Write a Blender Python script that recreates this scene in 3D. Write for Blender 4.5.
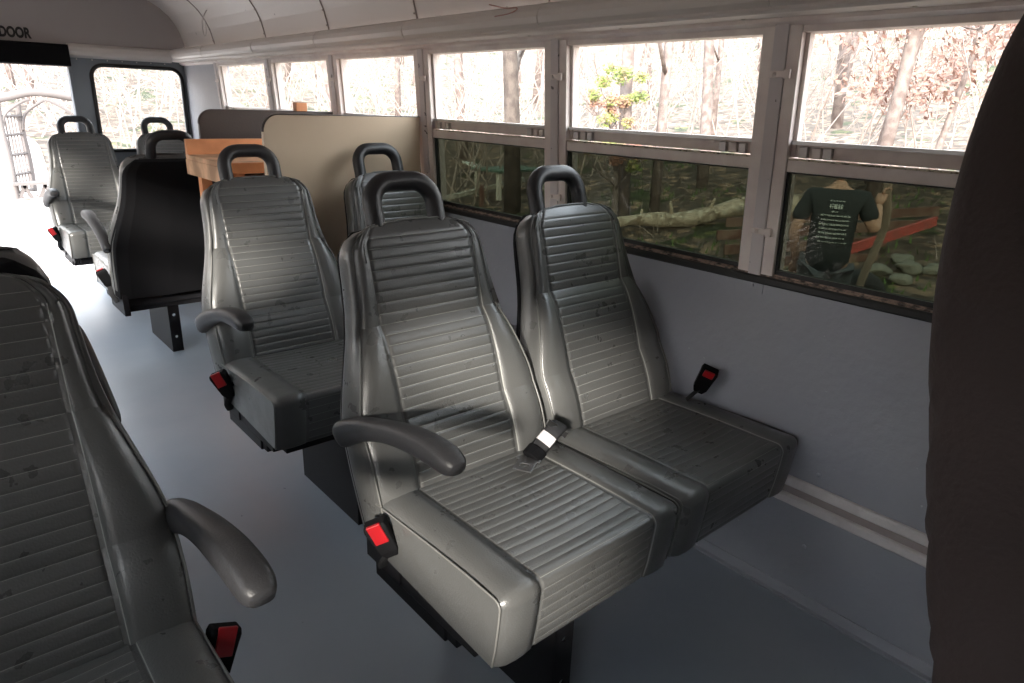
import bpy, bmesh, math, random
from mathutils import Vector, Matrix, noise
C = bpy.context.scene.collection
SC = bpy.context.scene
for o in list(bpy.data.objects):
    bpy.data.objects.remove(o)

# ---------------------------------------------------------------- camera, world, sun, exposure
cam = bpy.data.objects.new('camera', bpy.data.cameras.new('camera'))
C.objects.link(cam)
yaw, pitch, roll = .7188, .3327, .0332
fw = Vector((math.sin(yaw)*math.cos(pitch), math.cos(yaw)*math.cos(pitch), -math.sin(pitch)))
r0 = Vector((math.cos(yaw), -math.sin(yaw), 0))
u0 = r0.cross(fw)
r1 = math.cos(roll)*r0 + math.sin(roll)*u0
u1 = -math.sin(roll)*r0 + math.cos(roll)*u0
M = Matrix((r1, u1, -fw)).transposed().to_4x4()
M.translation = Vector((-1.5357, -.8536, 1.1895))
cam.matrix_world = M
cam.data.sensor_width = 36
cam.data.lens = 683/1024*36
cam.data.clip_start = .02
SC.camera = cam
SC.view_settings.view_transform = 'Standard'
SC.view_settings.look = 'None'
SC.view_settings.gamma = 1
SC.view_settings.use_curve_mapping = False
SC.view_settings.exposure = 0.75
SC.cycles.max_bounces = 10
SC.cycles.diffuse_bounces = 6
SC.cycles.transparent_max_bounces = 24
SC.cycles.sample_clamp_indirect = 6

world = bpy.data.worlds.new('world')
SC.world = world
world.use_nodes = True
wn = world.node_tree.nodes; wl = world.node_tree.links
wn.clear()
wo = wn.new('ShaderNodeOutputWorld'); bg = wn.new('ShaderNodeBackground')
tc = wn.new('ShaderNodeTexCoord'); sep = wn.new('ShaderNodeSeparateXYZ'); rp = wn.new('ShaderNodeValToRGB')
wl.new(tc.outputs['Generated'], sep.inputs[0]); wl.new(sep.outputs['Z'], rp.inputs[0])
rp.color_ramp.elements[0].position = 0.0; rp.color_ramp.elements[0].color = (1.0, .93, .88, 1)
rp.color_ramp.elements[1].position = .6; rp.color_ramp.elements[1].color = (.80, .90, 1.0, 1)
wl.new(rp.outputs[0], bg.inputs[0]); bg.inputs[1].default_value = 6.0
wl.new(bg.outputs[0], wo.inputs[0])

sun = bpy.data.objects.new('sun', bpy.data.lights.new('sun', 'SUN'))
C.objects.link(sun)
sun.data.energy = 7.5
sun.data.angle = math.radians(5)
sun.data.color = (1, .93, .85)
sun.rotation_euler = Vector((-1.0, -.76, .39)).to_track_quat('Z', 'Y').to_euler()

# ---------------------------------------------------------------- materials
def mat(name, col, rough=.5, metal=0, spec=.5, bump=None, var=None, coat=0, speck=None, emis=None):
    """bump=(scale, strength, detail); var=(scale, other colour, low, high); speck=(scale, colour, threshold)"""
    m = bpy.data.materials.new(name); m.use_nodes = True
    n = m.node_tree.nodes; l = m.node_tree.links
    b = n['Principled BSDF']
    b.inputs['Base Color'].default_value = (*col, 1)
    b.inputs['Roughness'].default_value = rough
    b.inputs['Metallic'].default_value = metal
    b.inputs['Specular IOR Level'].default_value = spec
    b.inputs['Coat Weight'].default_value = coat
    t = n.new('ShaderNodeTexCoord')
    cur = None
    if var:
        nz = n.new('ShaderNodeTexNoise'); nz.inputs['Scale'].default_value = var[0]; nz.inputs['Detail'].default_value = 6
        l.new(t.outputs['Object'], nz.inputs['Vector'])
        r = n.new('ShaderNodeMapRange'); r.inputs[1].default_value = var[2]; r.inputs[2].default_value = var[3]
        l.new(nz.outputs[0], r.inputs[0])
        mx = n.new('ShaderNodeMix'); mx.data_type = 'RGBA'
        mx.inputs[6].default_value = (*col, 1); mx.inputs[7].default_value = (*var[1], 1)
        l.new(r.outputs[0], mx.inputs[0]); cur = mx.outputs[2]
    if speck:
        nz = n.new('ShaderNodeTexNoise'); nz.inputs['Scale'].default_value = speck[0]; nz.inputs['Detail'].default_value = 3
        l.new(t.outputs['Object'], nz.inputs['Vector'])
        r = n.new('ShaderNodeMapRange'); r.inputs[1].default_value = speck[2]; r.inputs[2].default_value = speck[2]+.02
        l.new(nz.outputs[0], r.inputs[0])
        mx = n.new('ShaderNodeMix'); mx.data_type = 'RGBA'
        mx.inputs[6].default_value = (*col, 1); mx.inputs[7].default_value = (*speck[1], 1)
        if cur: l.new(cur, mx.inputs[6])
        l.new(r.outputs[0], mx.inputs[0]); cur = mx.outputs[2]
    if cur: l.new(cur, b.inputs['Base Color'])
    if bump:
        nz = n.new('ShaderNodeTexNoise'); nz.inputs['Scale'].default_value = bump[0]
        nz.inputs['Detail'].default_value = bump[2] if len(bump) > 2 else 4
        l.new(t.outputs['Object'], nz.inputs['Vector'])
        bp = n.new('ShaderNodeBump'); bp.inputs['Strength'].default_value = bump[1]; bp.inputs['Distance'].default_value = .004
        l.new(nz.outputs[0], bp.inputs['Height']); l.new(bp.outputs[0], b.inputs['Normal'])
    return m

def vinyl(name, col, rough):
    m = mat(name, col, rough, 0, .7)
    n = m.node_tree.nodes; l = m.node_tree.links; b = n['Principled BSDF']
    t = n.new('ShaderNodeTexCoord')
    v = n.new('ShaderNodeTexVoronoi'); v.feature = 'DISTANCE_TO_EDGE'; v.inputs['Scale'].default_value = 190
    wv = n.new('ShaderNodeTexNoise'); wv.inputs['Scale'].default_value = 22; wv.inputs['Detail'].default_value = 5
    wr = n.new('ShaderNodeTexNoise'); wr.inputs['Scale'].default_value = 7; wr.inputs['Detail'].default_value = 2; wr.inputs['Distortion'].default_value = 0
    for q in (v, wv, wr): l.new(t.outputs['Object'], q.inputs['Vector'])
    b1 = n.new('ShaderNodeBump'); b1.inputs['Strength'].default_value = .35; b1.inputs['Distance'].default_value = .0012
    b2 = n.new('ShaderNodeBump'); b2.inputs['Strength'].default_value = .14; b2.inputs['Distance'].default_value = .004
    b3 = n.new('ShaderNodeBump'); b3.inputs['Strength'].default_value = .2; b3.inputs['Distance'].default_value = .012
    l.new(v.outputs[0], b1.inputs['Height']); l.new(wv.outputs[0], b2.inputs['Height']); l.new(wr.outputs[0], b3.inputs['Height'])
    l.new(b1.outputs[0], b2.inputs['Normal']); l.new(b2.outputs[0], b3.inputs['Normal']); l.new(b3.outputs[0], b.inputs['Normal'])
    r = n.new('ShaderNodeMapRange'); r.inputs[1].default_value = .35; r.inputs[2].default_value = .65
    r.inputs[3].default_value = rough-.04; r.inputs[4].default_value = rough+.06
    l.new(wv.outputs[0], r.inputs[0]); l.new(r.outputs[0], b.inputs['Roughness'])
    return m

def glass(name, tint, refl):
    m = bpy.data.materials.new(name); m.use_nodes = True
    n = m.node_tree.nodes; l = m.node_tree.links; n.clear()
    o = n.new('ShaderNodeOutputMaterial'); mx = n.new('ShaderNodeMixShader')
    tr = n.new('ShaderNodeBsdfTransparent'); tr.inputs[0].default_value = (*tint, 1)
    gl = n.new('ShaderNodeBsdfGlossy'); gl.inputs['Roughness'].default_value = .03
    lw = n.new('ShaderNodeLayerWeight'); lw.inputs[0].default_value = .5
    pw = n.new('ShaderNodeMath'); pw.operation = 'POWER'; pw.inputs[1].default_value = 5
    ma = n.new('ShaderNodeMath'); ma.operation = 'MULTIPLY_ADD'; ma.inputs[1].default_value = .7; ma.inputs[2].default_value = refl
    l.new(lw.outputs['Facing'], pw.inputs[0]); l.new(pw.outputs[0], ma.inputs[0])
    l.new(ma.outputs[0], mx.inputs[0]); l.new(tr.outputs[0], mx.inputs[1]); l.new(gl.outputs[0], mx.inputs[2]); l.new(mx.outputs[0], o.inputs[0])
    return m

VINYL = vinyl('grey_vinyl', (.088, .089, .087), .31)
VTHREAD = mat('pale_thread', (.27, .275, .26), .7)
VPIPE = mat('vinyl_piping', (.15, .15, .142), .4)
SHELL = mat('black_shell', (.006, .006, .007), .75, 0, .12, bump=(300, .1))
RUBBER = mat('black_rubber_grip', (.017, .017, .020), .42, bump=(350, .15))
ARM = mat('armrest_vinyl', (.024, .024, .026), .45, 0, .35, bump=(300, .15))
BLACKM = mat('black_painted_steel', (.010, .010, .012), .55, 0, .25)
STEEL = mat('bright_steel', (.55, .55, .56), .28, 1)
WEB = mat('belt_webbing', (.02, .02, .022), .7, bump=(500, .3))
RED = mat('red_plastic', (.33, .010, .014), .3)
FLOORM = mat('painted_floor', (.32, .36, .415), .38, 0, .5, bump=(5, .25), var=(1.6, (.37, .405, .45), .42, .6), speck=(55, (.08, .08, .09), .755))
WALLM = mat('blue_grey_wall_paint', (.34, .35, .395), .48, 0, .45, bump=(45, .5, 10), var=(3, (.375, .385, .42), .4, .62), speck=(60, (.52, .54, .56), .735))
RAILM = mat('pale_rail_paint', (.74, .70, .69), .4, var=(12, (.62, .58, .57), .5, .7))
FRAMEM = mat('aluminium_window_frame', (.77, .70, .66), .42, .1, bump=(60, .1), var=(14, (.66, .57, .55), .4, .7))
PILLARM = mat('chipped_pillar_paint', (.62, .57, .57), .5, 0, speck=(30, (.16, .14, .14), .655), bump=(50, .2))
SILLM = mat('dirty_window_track', (.30, .22, .18), .45, .4, var=(60, (.06, .045, .04), .45, .6))
SEALM = mat('black_window_seal', (.015, .015, .016), .5)
DUSTM = mat('dusty_ledge', (.62, .56, .46), .8, var=(90, (.20, .17, .13), .5, .62))
LATCHM = mat('spring_latch_metal', (.52, .50, .50), .3, .7)
CEILM = mat('cream_ceiling_paint', (.67, .62, .585), .42, 0, .5, bump=(4, .3), speck=(30, (.22, .19, .18), .74))
REARM = mat('rear_bulkhead_paint', (.38, .345, .335), .5, speck=(16, (.12, .11, .11), .76))
REARB = mat('rear_blue_grey_paint', (.20, .225, .255), .5)
TAN = mat('tan_partition_laminate', (.66, .52, .37), .38, 0, .5, var=(2.5, (.72, .58, .43), .4, .65), bump=(90, .1))
BROWN = mat('brown_partition_vinyl', (.060, .044, .040), .45, bump=(120, .2))
SHOCK = mat('brown_black_cloth', (.040, .028, .027), .8, bump=(150, .3))
WOOD = mat('planed_pine', (.80, .36, .17), .55, var=(9, (.66, .28, .12), .42, .62), bump=(40, .2))
WOODP = mat('pale_pine', (.74, .46, .28), .6, var=(9, (.40, .23, .13), .42, .62))
TEXTM = mat('black_lettering', (.012, .011, .012), .5)
CLEAR = glass('clear_glass', (.93, .93, .92), .01)
TINT = glass('tinted_glass', (.185, .195, .165), .016)
BARK = mat('grey_bark', (.13, .098, .088), .9, bump=(20, .6, 6), var=(8, (.22, .18, .165), .4, .6))
BARKD = mat('dark_bark', (.055, .042, .036), .9, bump=(20, .6, 6), var=(6, (.10, .08, .068), .4, .6))
LOGM = mat('pale_debarked_log', (.50, .42, .33), .85, bump=(9, 1.0, 8), var=(5, (.22, .17, .12), .48, .62), speck=(13, (.60, .54, .44), .6))
LITTER = mat('leaf_litter', (.13, .098, .075), .9, bump=(6, 1.0, 8), var=(1.3, (.19, .145, .115), .35, .65), speck=(1.1, (.060, .070, .030), .60))
def add_leaves(m):
    n = m.node_tree.nodes; l = m.node_tree.links; b = n['Principled BSDF']
    src = b.inputs['Base Color'].links[0].from_socket
    t = n.new('ShaderNodeTexCoord'); v = n.new('ShaderNodeTexVoronoi'); v.inputs['Scale'].default_value = 7
    l.new(t.outputs['Object'], v.inputs['Vector'])
    sp = n.new('ShaderNodeSeparateColor'); l.new(v.outputs['Color'], sp.inputs[0])
    r = n.new('ShaderNodeValToRGB'); e = r.color_ramp.elements
    e[0].position = 0; e[0].color = (.35, .32, .3, 1); e[1].position = 1; e[1].color = (2.4, 2.1, 1.8, 1)
    k = e.new(.6); k.color = (.8, .8, .8, 1); k = e.new(.82); k.color = (1.2, 1.1, 1.0, 1)
    l.new(sp.outputs[0], r.inputs[0])
    mx = n.new('ShaderNodeMix'); mx.data_type = 'RGBA'; mx.blend_type = 'MULTIPLY'; mx.inputs[0].default_value = 1
    l.new(src, mx.inputs[6]); l.new(r.outputs[0], mx.inputs[7]); l.new(mx.outputs[2], b.inputs['Base Color'])
add_leaves(LITTER)
TWIG = mat('twig_brown', (.34, .275, .245), .9)
PINKLEAF = mat('dry_beech_leaf', (.36, .225, .18), .7, var=(3, (.26, .15, .12), .4, .6))
GREENLEAF = mat('young_green_leaf', (.20, .24, .06), .6, var=(1.8, (.34, .17, .12), .48, .56))
GRASSM = mat('grass_green', (.12, .20, .06), .8)
REDWOOD = mat('red_brown_timber', (.13, .060, .045), .7, var=(5, (.20, .13, .10), .4, .6))
REDPAINT = mat('red_painted_timber', (.55, .10, .085), .6, var=(14, (.38, .10, .08), .45, .6))
PALEWOOD = mat('weathered_white_timber', (.55, .52, .46), .7)
ROCKM = mat('pale_field_stone', (.22, .215, .18), .85, bump=(12, .6))
RUSTIC = mat('weathered_arbour_wood', (.12, .105, .10), .9, bump=(16, .6))
SHIRT = mat('black_cotton', (.035, .040, .042), .85)
PRINT = mat('shirt_print', (.50, .55, .52), .8)
SKIN = mat('skin', (.55, .33, .24), .55)
HAIR = mat('dark_hair', (.05, .035, .025), .6)
JEANS = mat('grey_denim', (.12, .13, .145), .85)
TARP = mat('dark_rubber', (.035, .035, .038), .7)
GREENP = mat('green_painted_wood', (.10, .17, .13), .6)
PAPER = mat('pale_sheet_material', (.70, .74, .68), .7)

# ---------------------------------------------------------------- helpers
def link(name, me, m=None, parent=None):
    o = bpy.data.objects.new(name, me); C.objects.link(o)
    for q in (m if isinstance(m, (list, tuple)) else [m]):
        if q: me.materials.append(q)
    if parent: o.parent = parent
    return o
def obj(name, bm, m=None, parent=None, smooth=False, bevel=0, seg=2):
    me = bpy.data.meshes.new(name)
    bmesh.ops.recalc_face_normals(bm, faces=bm.faces)
    bm.to_mesh(me); bm.free()
    if smooth:
        for p in me.polygons: p.use_smooth = True
    o = link(name, me, m, parent)
    if bevel:
        b = o.modifiers.new('bevel', 'BEVEL'); b.width = bevel; b.segments = seg; b.limit_method = 'ANGLE'
    return o
def tag(o, label, cat, group=None, kind=None):
    if label: o['label'] = label
    if cat: o['category'] = cat
    if group: o['group'] = group
    if kind: o['kind'] = kind
    return o
def empty(name, loc=(0, 0, 0), rz=0):
    o = bpy.data.objects.new(name, None); C.objects.link(o); o.location = loc; o.rotation_euler = (0, 0, rz)
    o.empty_display_size = .1
    return o
def struct(o):
    o['kind'] = 'structure'; return o
def box(bm, a, b, mi=0):
    x0, y0, z0 = a; x1, y1, z1 = b
    v = [bm.verts.new(p) for p in ((x0,y0,z0),(x1,y0,z0),(x1,y1,z0),(x0,y1,z0),(x0,y0,z1),(x1,y0,z1),(x1,y1,z1),(x0,y1,z1))]
    for f in ((0,3,2,1),(4,5,6,7),(0,1,5,4),(1,2,6,5),(2,3,7,6),(3,0,4,7)):
        bm.faces.new([v[i] for i in f]).material_index = mi
def mbox(*bs):
    bm = bmesh.new()
    for a, b in bs: box(bm, a, b)
    return bm
def bar(bm, p, q, w, h, up=(0, 0, 1)):
    """rectangular bar from p to q"""
    p = Vector(p); q = Vector(q); d = (q-p).normalized(); s = d.cross(Vector(up)).normalized(); u = s.cross(d)
    v = []
    for c in (p, q):
        for a, b in ((-1,-1),(1,-1),(1,1),(-1,1)): v.append(bm.verts.new(c + s*a*w/2 + u*b*h/2))
    for f in ((3,2,1,0),(4,5,6,7),(0,1,5,4),(1,2,6,5),(2,3,7,6),(3,0,4,7)): bm.faces.new([v[i] for i in f])
def tube(bm, pts, rad, n=8, flat=1.0, closed=False, up=None, power=1):
    """tube along pts; rad float, list, or list of (a,b)"""
    pts = [Vector(p) for p in pts]; N = len(pts)
    rings = []
    prev = None
    for i, p in enumerate(pts):
        if closed: d = pts[(i+1) % N]-pts[i-1]
        else: d = pts[min(i+1, N-1)]-pts[max(i-1, 0)]
        if d.length < 1e-9: d = Vector((0, 0, 1))
        d.normalize()
        if up is not None: s = d.cross(Vector(up))
        elif prev is None:
            s = d.cross(Vector((0, 0, 1)))
            if s.length < .1: s = d.cross(Vector((1, 0, 0)))
        else: s = prev-d*prev.dot(d)
        if s.length < 1e-6: s = Vector((1, 0, 0))
        s.normalize(); prev = s; u = s.cross(d)
        r = rad[i] if isinstance(rad, (list, tuple)) else rad
        ra, rb = r if isinstance(r, (list, tuple)) else (r, r*flat)
        ring = []
        for k in range(n):
            a = 2*math.pi*k/n; ca, sa = math.cos(a), math.sin(a)
            if power != 1:
                ca = math.copysign(abs(ca)**power, ca); sa = math.copysign(abs(sa)**power, sa)
            ring.append(bm.verts.new(p+s*ra*ca+u*rb*sa))
        rings.append(ring)
    for i in range(N if closed else N-1):
        a, b = rings[i], rings[(i+1) % N]
        for k in range(n): bm.faces.new((a[k], a[(k+1) % n], b[(k+1) % n], b[k]))
    if not closed:
        bm.faces.new(rings[0][::-1]); bm.faces.new(rings[-1])
    return rings
def ball(bm, c, r, seg=10, scale=(1, 1, 1)):
    m = Matrix.Translation(Vector(c)) @ Matrix.Diagonal((*scale, 1))
    bmesh.ops.create_uvsphere(bm, u_segments=seg, v_segments=max(6, seg//2+2), radius=r, matrix=m)
def extrude_profile(bm, prof, axis, a, b, closed=True, steps=1):
    """prof list of 2D points; axis 'x' -> (t,p0,p1), 'y' -> (p0,t,p1)"""
    rings = []
    for k in range(steps+1):
        t = a+(b-a)*k/steps
        rings.append([bm.verts.new((t, p[0], p[1]) if axis == 'x' else (p[0], t, p[1]) if axis == 'y' else (p[0], p[1], t)) for p in prof])
    n = len(prof)
    for k in range(steps):
        for i in range(n if closed else n-1):
            bm.faces.new((rings[k][i], rings[k][(i+1) % n], rings[k+1][(i+1) % n], rings[k+1][i]))
    if closed:
        bm.faces.new(rings[0][::-1]); bm.faces.new(rings[-1])
def smoothpath(pts, sub=5):
    pts = [Vector(p) for p in pts]; out = []
    for i in range(len(pts)-1):
        p0 = pts[max(i-1, 0)]; p1 = pts[i]; p2 = pts[i+1]; p3 = pts[min(i+2, len(pts)-1)]
        for k in range(sub):
            t = k/sub
            out.append(.5*((2*p1)+(-p0+p2)*t+(2*p0-5*p1+4*p2-p3)*t*t+(-p0+3*p1-3*p2+p3)*t*t*t))
    out.append(pts[-1]); return out
def lerp_tab(tab, x):
    if x <= tab[0][0]: return tab[0][1]
    n = len(tab)
    for i in range(n-1):
        (a, va), (b, vb) = tab[i], tab[i+1]
        if x <= b:
            h = b-a; m = (vb-va)/h
            m0 = m if i == 0 else .5*(m+(va-tab[i-1][1])/(a-tab[i-1][0]))
            m1 = m if i == n-2 else .5*(m+(tab[i+2][1]-vb)/(tab[i+2][0]-b))
            t = (x-a)/h
            return (2*t**3-3*t*t+1)*va+(t**3-2*t*t+t)*h*m0+(-2*t**3+3*t*t)*vb+(t**3-t*t)*h*m1
    return tab[-1][1]

# ---------------------------------------------------------------- bus shell
W = 2.24          # interior width, x from -W to 0
YF, YR = -2.3, 4.27
ZS, ZT, KT = .8253, 1.3806, .0645
PIL = [-2.13, -1.42, -.71, 0, .71, 1.42, 2.13, 2.84, 3.62]
def wx(z): return -KT*(z-ZS)
def side(x, s):   # mirror for the left wall
    return x if s > 0 else -W-x

bm = mbox(((-W-.06, YF-.3, -.05), (.06, YR+.05, 0)))
struct(obj('floor', bm, FLOORM))
# floor cracks / cove trims along right wall
for s, nm in ((1, 'right'), (-1, 'left')):
    bm = bmesh.new()
    prof = [(0, 0), (-.024, 0), (-.024, .005), (-.014, .007), (-.008, .022), (-.004, .028), (0, .028)]
    extrude_profile(bm, [(side(x, s), z) for x, z in prof], 'y', YF, YR)
    struct(obj('baseboard_'+nm, bm, WALLM, smooth=False))
    # wall: lower panel slab, sill
    bm = bmesh.new()
    x0, x1 = sorted((side(.0, s), side(.06, s)))
    box(bm, (x0, YF, 0), (x1, YR, .802))
    # screws in panel
    for i in range(14):
        y = YF+.3+i*.585
        for z in (.045 if False else .16, .365, .60):
            if z == .60 and i % 2: continue
            ball(bm, (side(-.0005, s), y+(.07 if z > .5 else 0), z), .0062, 8, (.5, 1, 1))
    for y in PIL:       # small square plates under the pillars
        a, b = sorted((side(-.0025, s), side(.001, s)))
        box(bm, (a, y-.027, .770), (b, y+.027, .803))
        ball(bm, (side(-.003, s), y, .788), .004, 6)
    struct(obj('wall_'+nm, bm, WALLM))
    # seat mounting rail
    bm = bmesh.new()
    prof = [(0, .262), (-.012, .262), (-.016, .267), (-.016, .282), (-.012, .286), (-.003, .288), (-.003, .306), (-.009, .309), (-.012, .313), (-.012, .328), (-.008, .333), (0, .334)]
    extrude_profile(bm, [(side(x, s), z) for x, z in prof], 'y', YF, YR)
    rl = struct(obj('trim_1' if s > 0 else 'trim_2', bm, RAILM))
    a, b = sorted((side(-.0045, s), side(0, s)))
    obj('groove', mbox(((a, YF+.01, .2875), (b, YR-.01, .3065))), mat('brownish_groove', (.36, .31, .30), .6), rl)
    # window sill strips
    bm = bmesh.new()
    extrude_profile(bm, [(side(x, s), z) for x, z in [(.05, .796), (-.008, .796), (-.012, .800), (-.012, .812), (-.008, .816), (.05, .816)]], 'y', YF, YR)
    sl = struct(obj('trim_3' if s > 0 else 'trim_4', bm, SEALM))
    bm = bmesh.new()
    extrude_profile(bm, [(side(x, s), z) for x, z in [(.05, .816), (-.005, .816), (-.005, .8195), (.004, .8195), (.004, .823), (.05, .823)]], 'y', YF, YR)
    obj('window_track', bm, SILLM, sl)
    # upper wall above windows (behind the cove)
    bm = bmesh.new()
    extrude_profile(bm, [(side(x, s), z) for x, z in [(.05, 1.368), (-.034, 1.368), (-.050, 1.378), (-.050, 1.400), (-.03, 1.466), (.05, 1.466)]], 'y', YF, YR)
    struct(obj('trim_5' if s > 0 else 'trim_6', bm, FRAMEM))
    # cove moulding
    bm = bmesh.new()
    prof = [(-.03, 1.386), (-.085, 1.386), (-.100, 1.389), (-.1045, 1.395), (-.103, 1.401), (-.112, 1.412), (-.116, 1.428), (-.112, 1.444), (-.098, 1.458), (-.07, 1.468), (-.02, 1.474)]
    extrude_profile(bm, [(side(x, s), z) for x, z in prof], 'y', YF, YR, steps=1)
    for y in PIL[1:]:
        seam = [(side(x-.0008, s), y-.0, z) for x, z in prof[4:]]
        tube(bm, seam, .0016, 5)
    for k in range(24):
        y = YF+.25+k*.355
        ball(bm, (side(-.07, s), y, 1.385), .005, 6, (1, 1, .6)); ball(bm, (side(-.060, s), y+.12, 1.471), .0045, 6, (1, 1, .6))
    struct(obj('trim_7' if s > 0 else 'trim_8', bm, CEILM, smooth=False))
    # outer side skin above windows so that no light leaks
    # pillar strips
    for i, y in enumerate(PIL):
        bm = bmesh.new()
        for dx0, dx1, hw in ((-.008, .055, .0165),):
            v = []
            for z in (.803, 1.384):
                for a, b in ((dx0, -hw), (dx0, hw), (dx1, hw), (dx1, -hw)):
                    v.append(bm.verts.new((side(wx(z)+a, s), y+b, z)))
            for f in ((0,1,2,3),(7,6,5,4),(0,4,5,1),(1,5,6,2),(2,6,7,3),(3,7,4,0)): bm.faces.new([v[k] for k in f])
        pl = struct(obj('trim_%d' % (20+i+(20 if s < 0 else 0)), bm, PILLARM, bevel=.002))
        for z in (.923, 1.273):
            bm = bmesh.new()
            a, b = sorted((side(wx(z)-.0115, s), side(wx(z)-.007, s)))
            box(bm, (a, y-.030, z-.007), (b, y+.020, z+.007))
            a2, b2 = sorted((side(wx(z)-.014, s), side(wx(z)-.007, s)))
            box(bm, (a2, y-.034, z-.010), (b2, y-.020, z+.010))
            ball(bm, (side(wx(z)-.0115, s), y+.004, z), .005, 8)
            obj('clip', bm, FRAMEM, pl, bevel=.0015)
        bm = bmesh.new(); ball(bm, (side(wx(1.384)-.016, s), y, 1.392), .007, 8); obj('screw', bm, LATCHM, pl)
    # windows
    for i in range(len(PIL)-1):
        ya, yb = PIL[i]+.0165, PIL[i+1]-.0165
        if i == 0 or s < 0 and i == 2:      # bays out of view, closed with added panels that block window light
            a, b = sorted((side(-.02, s), side(.05, s))); struct(obj('wall_infill_'+nm, mbox(((a, ya, .812), (b, yb, 1.372))), WALLM)); continue
        root = struct(empty('window_%d' % (len(PIL)-1-i if s > 0 else 2*(len(PIL)-1)-i), (0, 0, 0)))
        def fr(bm, y0, y1, z0, z1, d0, d1):
            v = []
            for z in (z0, z1):
                for d, y in ((d0, y0), (d0, y1), (d1, y1), (d1, y0)): v.append(bm.verts.new((side(wx(z)+d, s), y, z)))
            for f in ((0,1,2,3),(7,6,5,4),(0,4,5,1),(1,5,6,2),(2,6,7,3),(3,7,4,0)): bm.faces.new([v[k] for k in f])
        bm = bmesh.new()
        fr(bm, ya, ya+.030, .815, 1.372, -.004, .05); fr(bm, yb-.030, yb, .815, 1.372, -.004, .05)
        fr(bm, ya+.03, yb-.03, 1.356, 1.372, -.002, .05)
        obj('window_frame', bm, FRAMEM, root, bevel=.0015)
        gy0, gy1 = ya+.030, yb-.030
        # lower sash: top rail, side seals, bottom
        bm = bmesh.new()
        fr(bm, gy0, gy1, 1.066, 1.092, .000, .022)
        ls = obj('lower_sash', bm, FRAMEM, root, bevel=.0015)
        bm = bmesh.new()
        fr(bm, gy0, gy0+.006, .826, 1.066, .006, .02); fr(bm, gy1-.006, gy1, .826, 1.066, .006, .02)
        fr(bm, gy0, gy1, .822, .834, .006, .02); fr(bm, gy0, gy1, 1.0625, 1.0665, .004, .02)
        obj('seal', bm, SEALM, ls)
        bm = bmesh.new(); fr(bm, gy0+.002, gy1-.002, .83, 1.064, .011, .015)
        obj('pane', bm, TINT if s > 0 else CLEAR, ls)
        bm = bmesh.new()
        fr(bm, gy0+.002, gy1-.002, 1.092, 1.0955, .000, .030)
        obj('dusty_ledge', bm, DUSTM, ls)
        # upper sash
        bm = bmesh.new()
        fr(bm, gy0, gy1, 1.098, 1.126, .018, .032)
        fr(bm, gy0, gy0+.009, 1.10, 1.357, .014, .034); fr(bm, gy1-.009, gy1, 1.10, 1.357, .014, .034)
        us = obj('upper_sash', bm, FRAMEM, root, bevel=.001)
        bm = bmesh.new()
        fr(bm, gy0, gy1, 1.126, 1.134, .008, .034)
        obj('glazing_strip', bm, STEEL, us)
        bm = bmesh.new(); fr(bm, gy0+.002, gy1-.002, 1.13, 1.357, .024, .027)
        obj('pane', bm, CLEAR, us)
        for yy in (gy0+.03, gy0+.055, gy0+.085, gy1-.03, gy1-.06, gy1-.085):
            bm = bmesh.new(); fr(bm, yy-.010, yy+.010, 1.098, 1.122, .008, .02)
            obj('latch', bm, LATCHM if abs(yy-gy0-.055) > .001 and abs(yy-gy1+.06) > .001 else FRAMEM, us, bevel=.002)
    # corner panel between last window and rear wall, and at the front
    bm = bmesh.new()
    x0, x1 = sorted((side(-.022, s), side(.05, s)))
    box(bm, (x0, 3.6365, .812), (x1, YR, 1.372)); box(bm, (x0, YF, .812), (x1, -2.1465, 1.372))
    struct(obj('wall_corner_'+nm, bm, WALLM))

# ceiling: curved sheet with thickness
bm = bmesh.new()
prof = [(0.0, 1.474), (-.006, 1.50), (-.022, 1.56), (-.045, 1.61), (-.08, 1.66), (-.13, 1.705), (-.20, 1.745), (-.32, 1.79), (-.50, 1.828), (-.75, 1.853), (-1.12, 1.865)]
full = prof+[(-W-x, z) for x, z in prof[-2::-1]]
out = [(x+(x+W/2)*.03, z+.04) for x, z in full]
extrude_profile(bm, full+out[::-1], 'y', YF-.3, YR+.05)
cl = struct(obj('ceiling', bm, CEILM, smooth=False))
bm = bmesh.new()
for y in [p for p in PIL if p > -2]:
    tube(bm, [(x+.0+(-.002 if x > -1.12 else .002), y+.07, z-.001) for x, z in full], .0032, 5)
    for x, z in full[1:-1]:
        ball(bm, (x, y+.085, z), .004, 6)
obj('ceiling_seam', bm, mat('seam_caulk', (.30, .26, .24), .6), cl)
# fine cable loop hanging at the ceiling edge
bm = bmesh.new()
tube(bm, [(-.10+.0, 3.55+.03*math.cos(a), 1.56+.05*math.sin(a)) for a in [i*math.pi/8 for i in range(16)]], .0022, 5, closed=True)
tube(bm, smoothpath([(-.10, 3.55, 1.61), (-.07, 3.56, 1.65), (-.05, 3.57, 1.62)]), .003, 5)
tag(obj('wire_loop', bm, mat('pale_wire', (.55, .5, .48), .5)), 'thin pale wire loop hanging where the ceiling meets the side moulding', 'wire')
bm = bmesh.new()
tube(bm, smoothpath([(-.095, .95, 1.478), (-.10, .87, 1.462), (-.112, .80, 1.456), (-.112, .83, 1.444), (-.113, .90, 1.44)]), .002, 5)
tag(obj('loose_wire', bm, mat('pinkish_wire', (.45, .25, .22), .5)), 'short loose pinkish wire lying against the moulding above the windows', 'wire')

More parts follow.
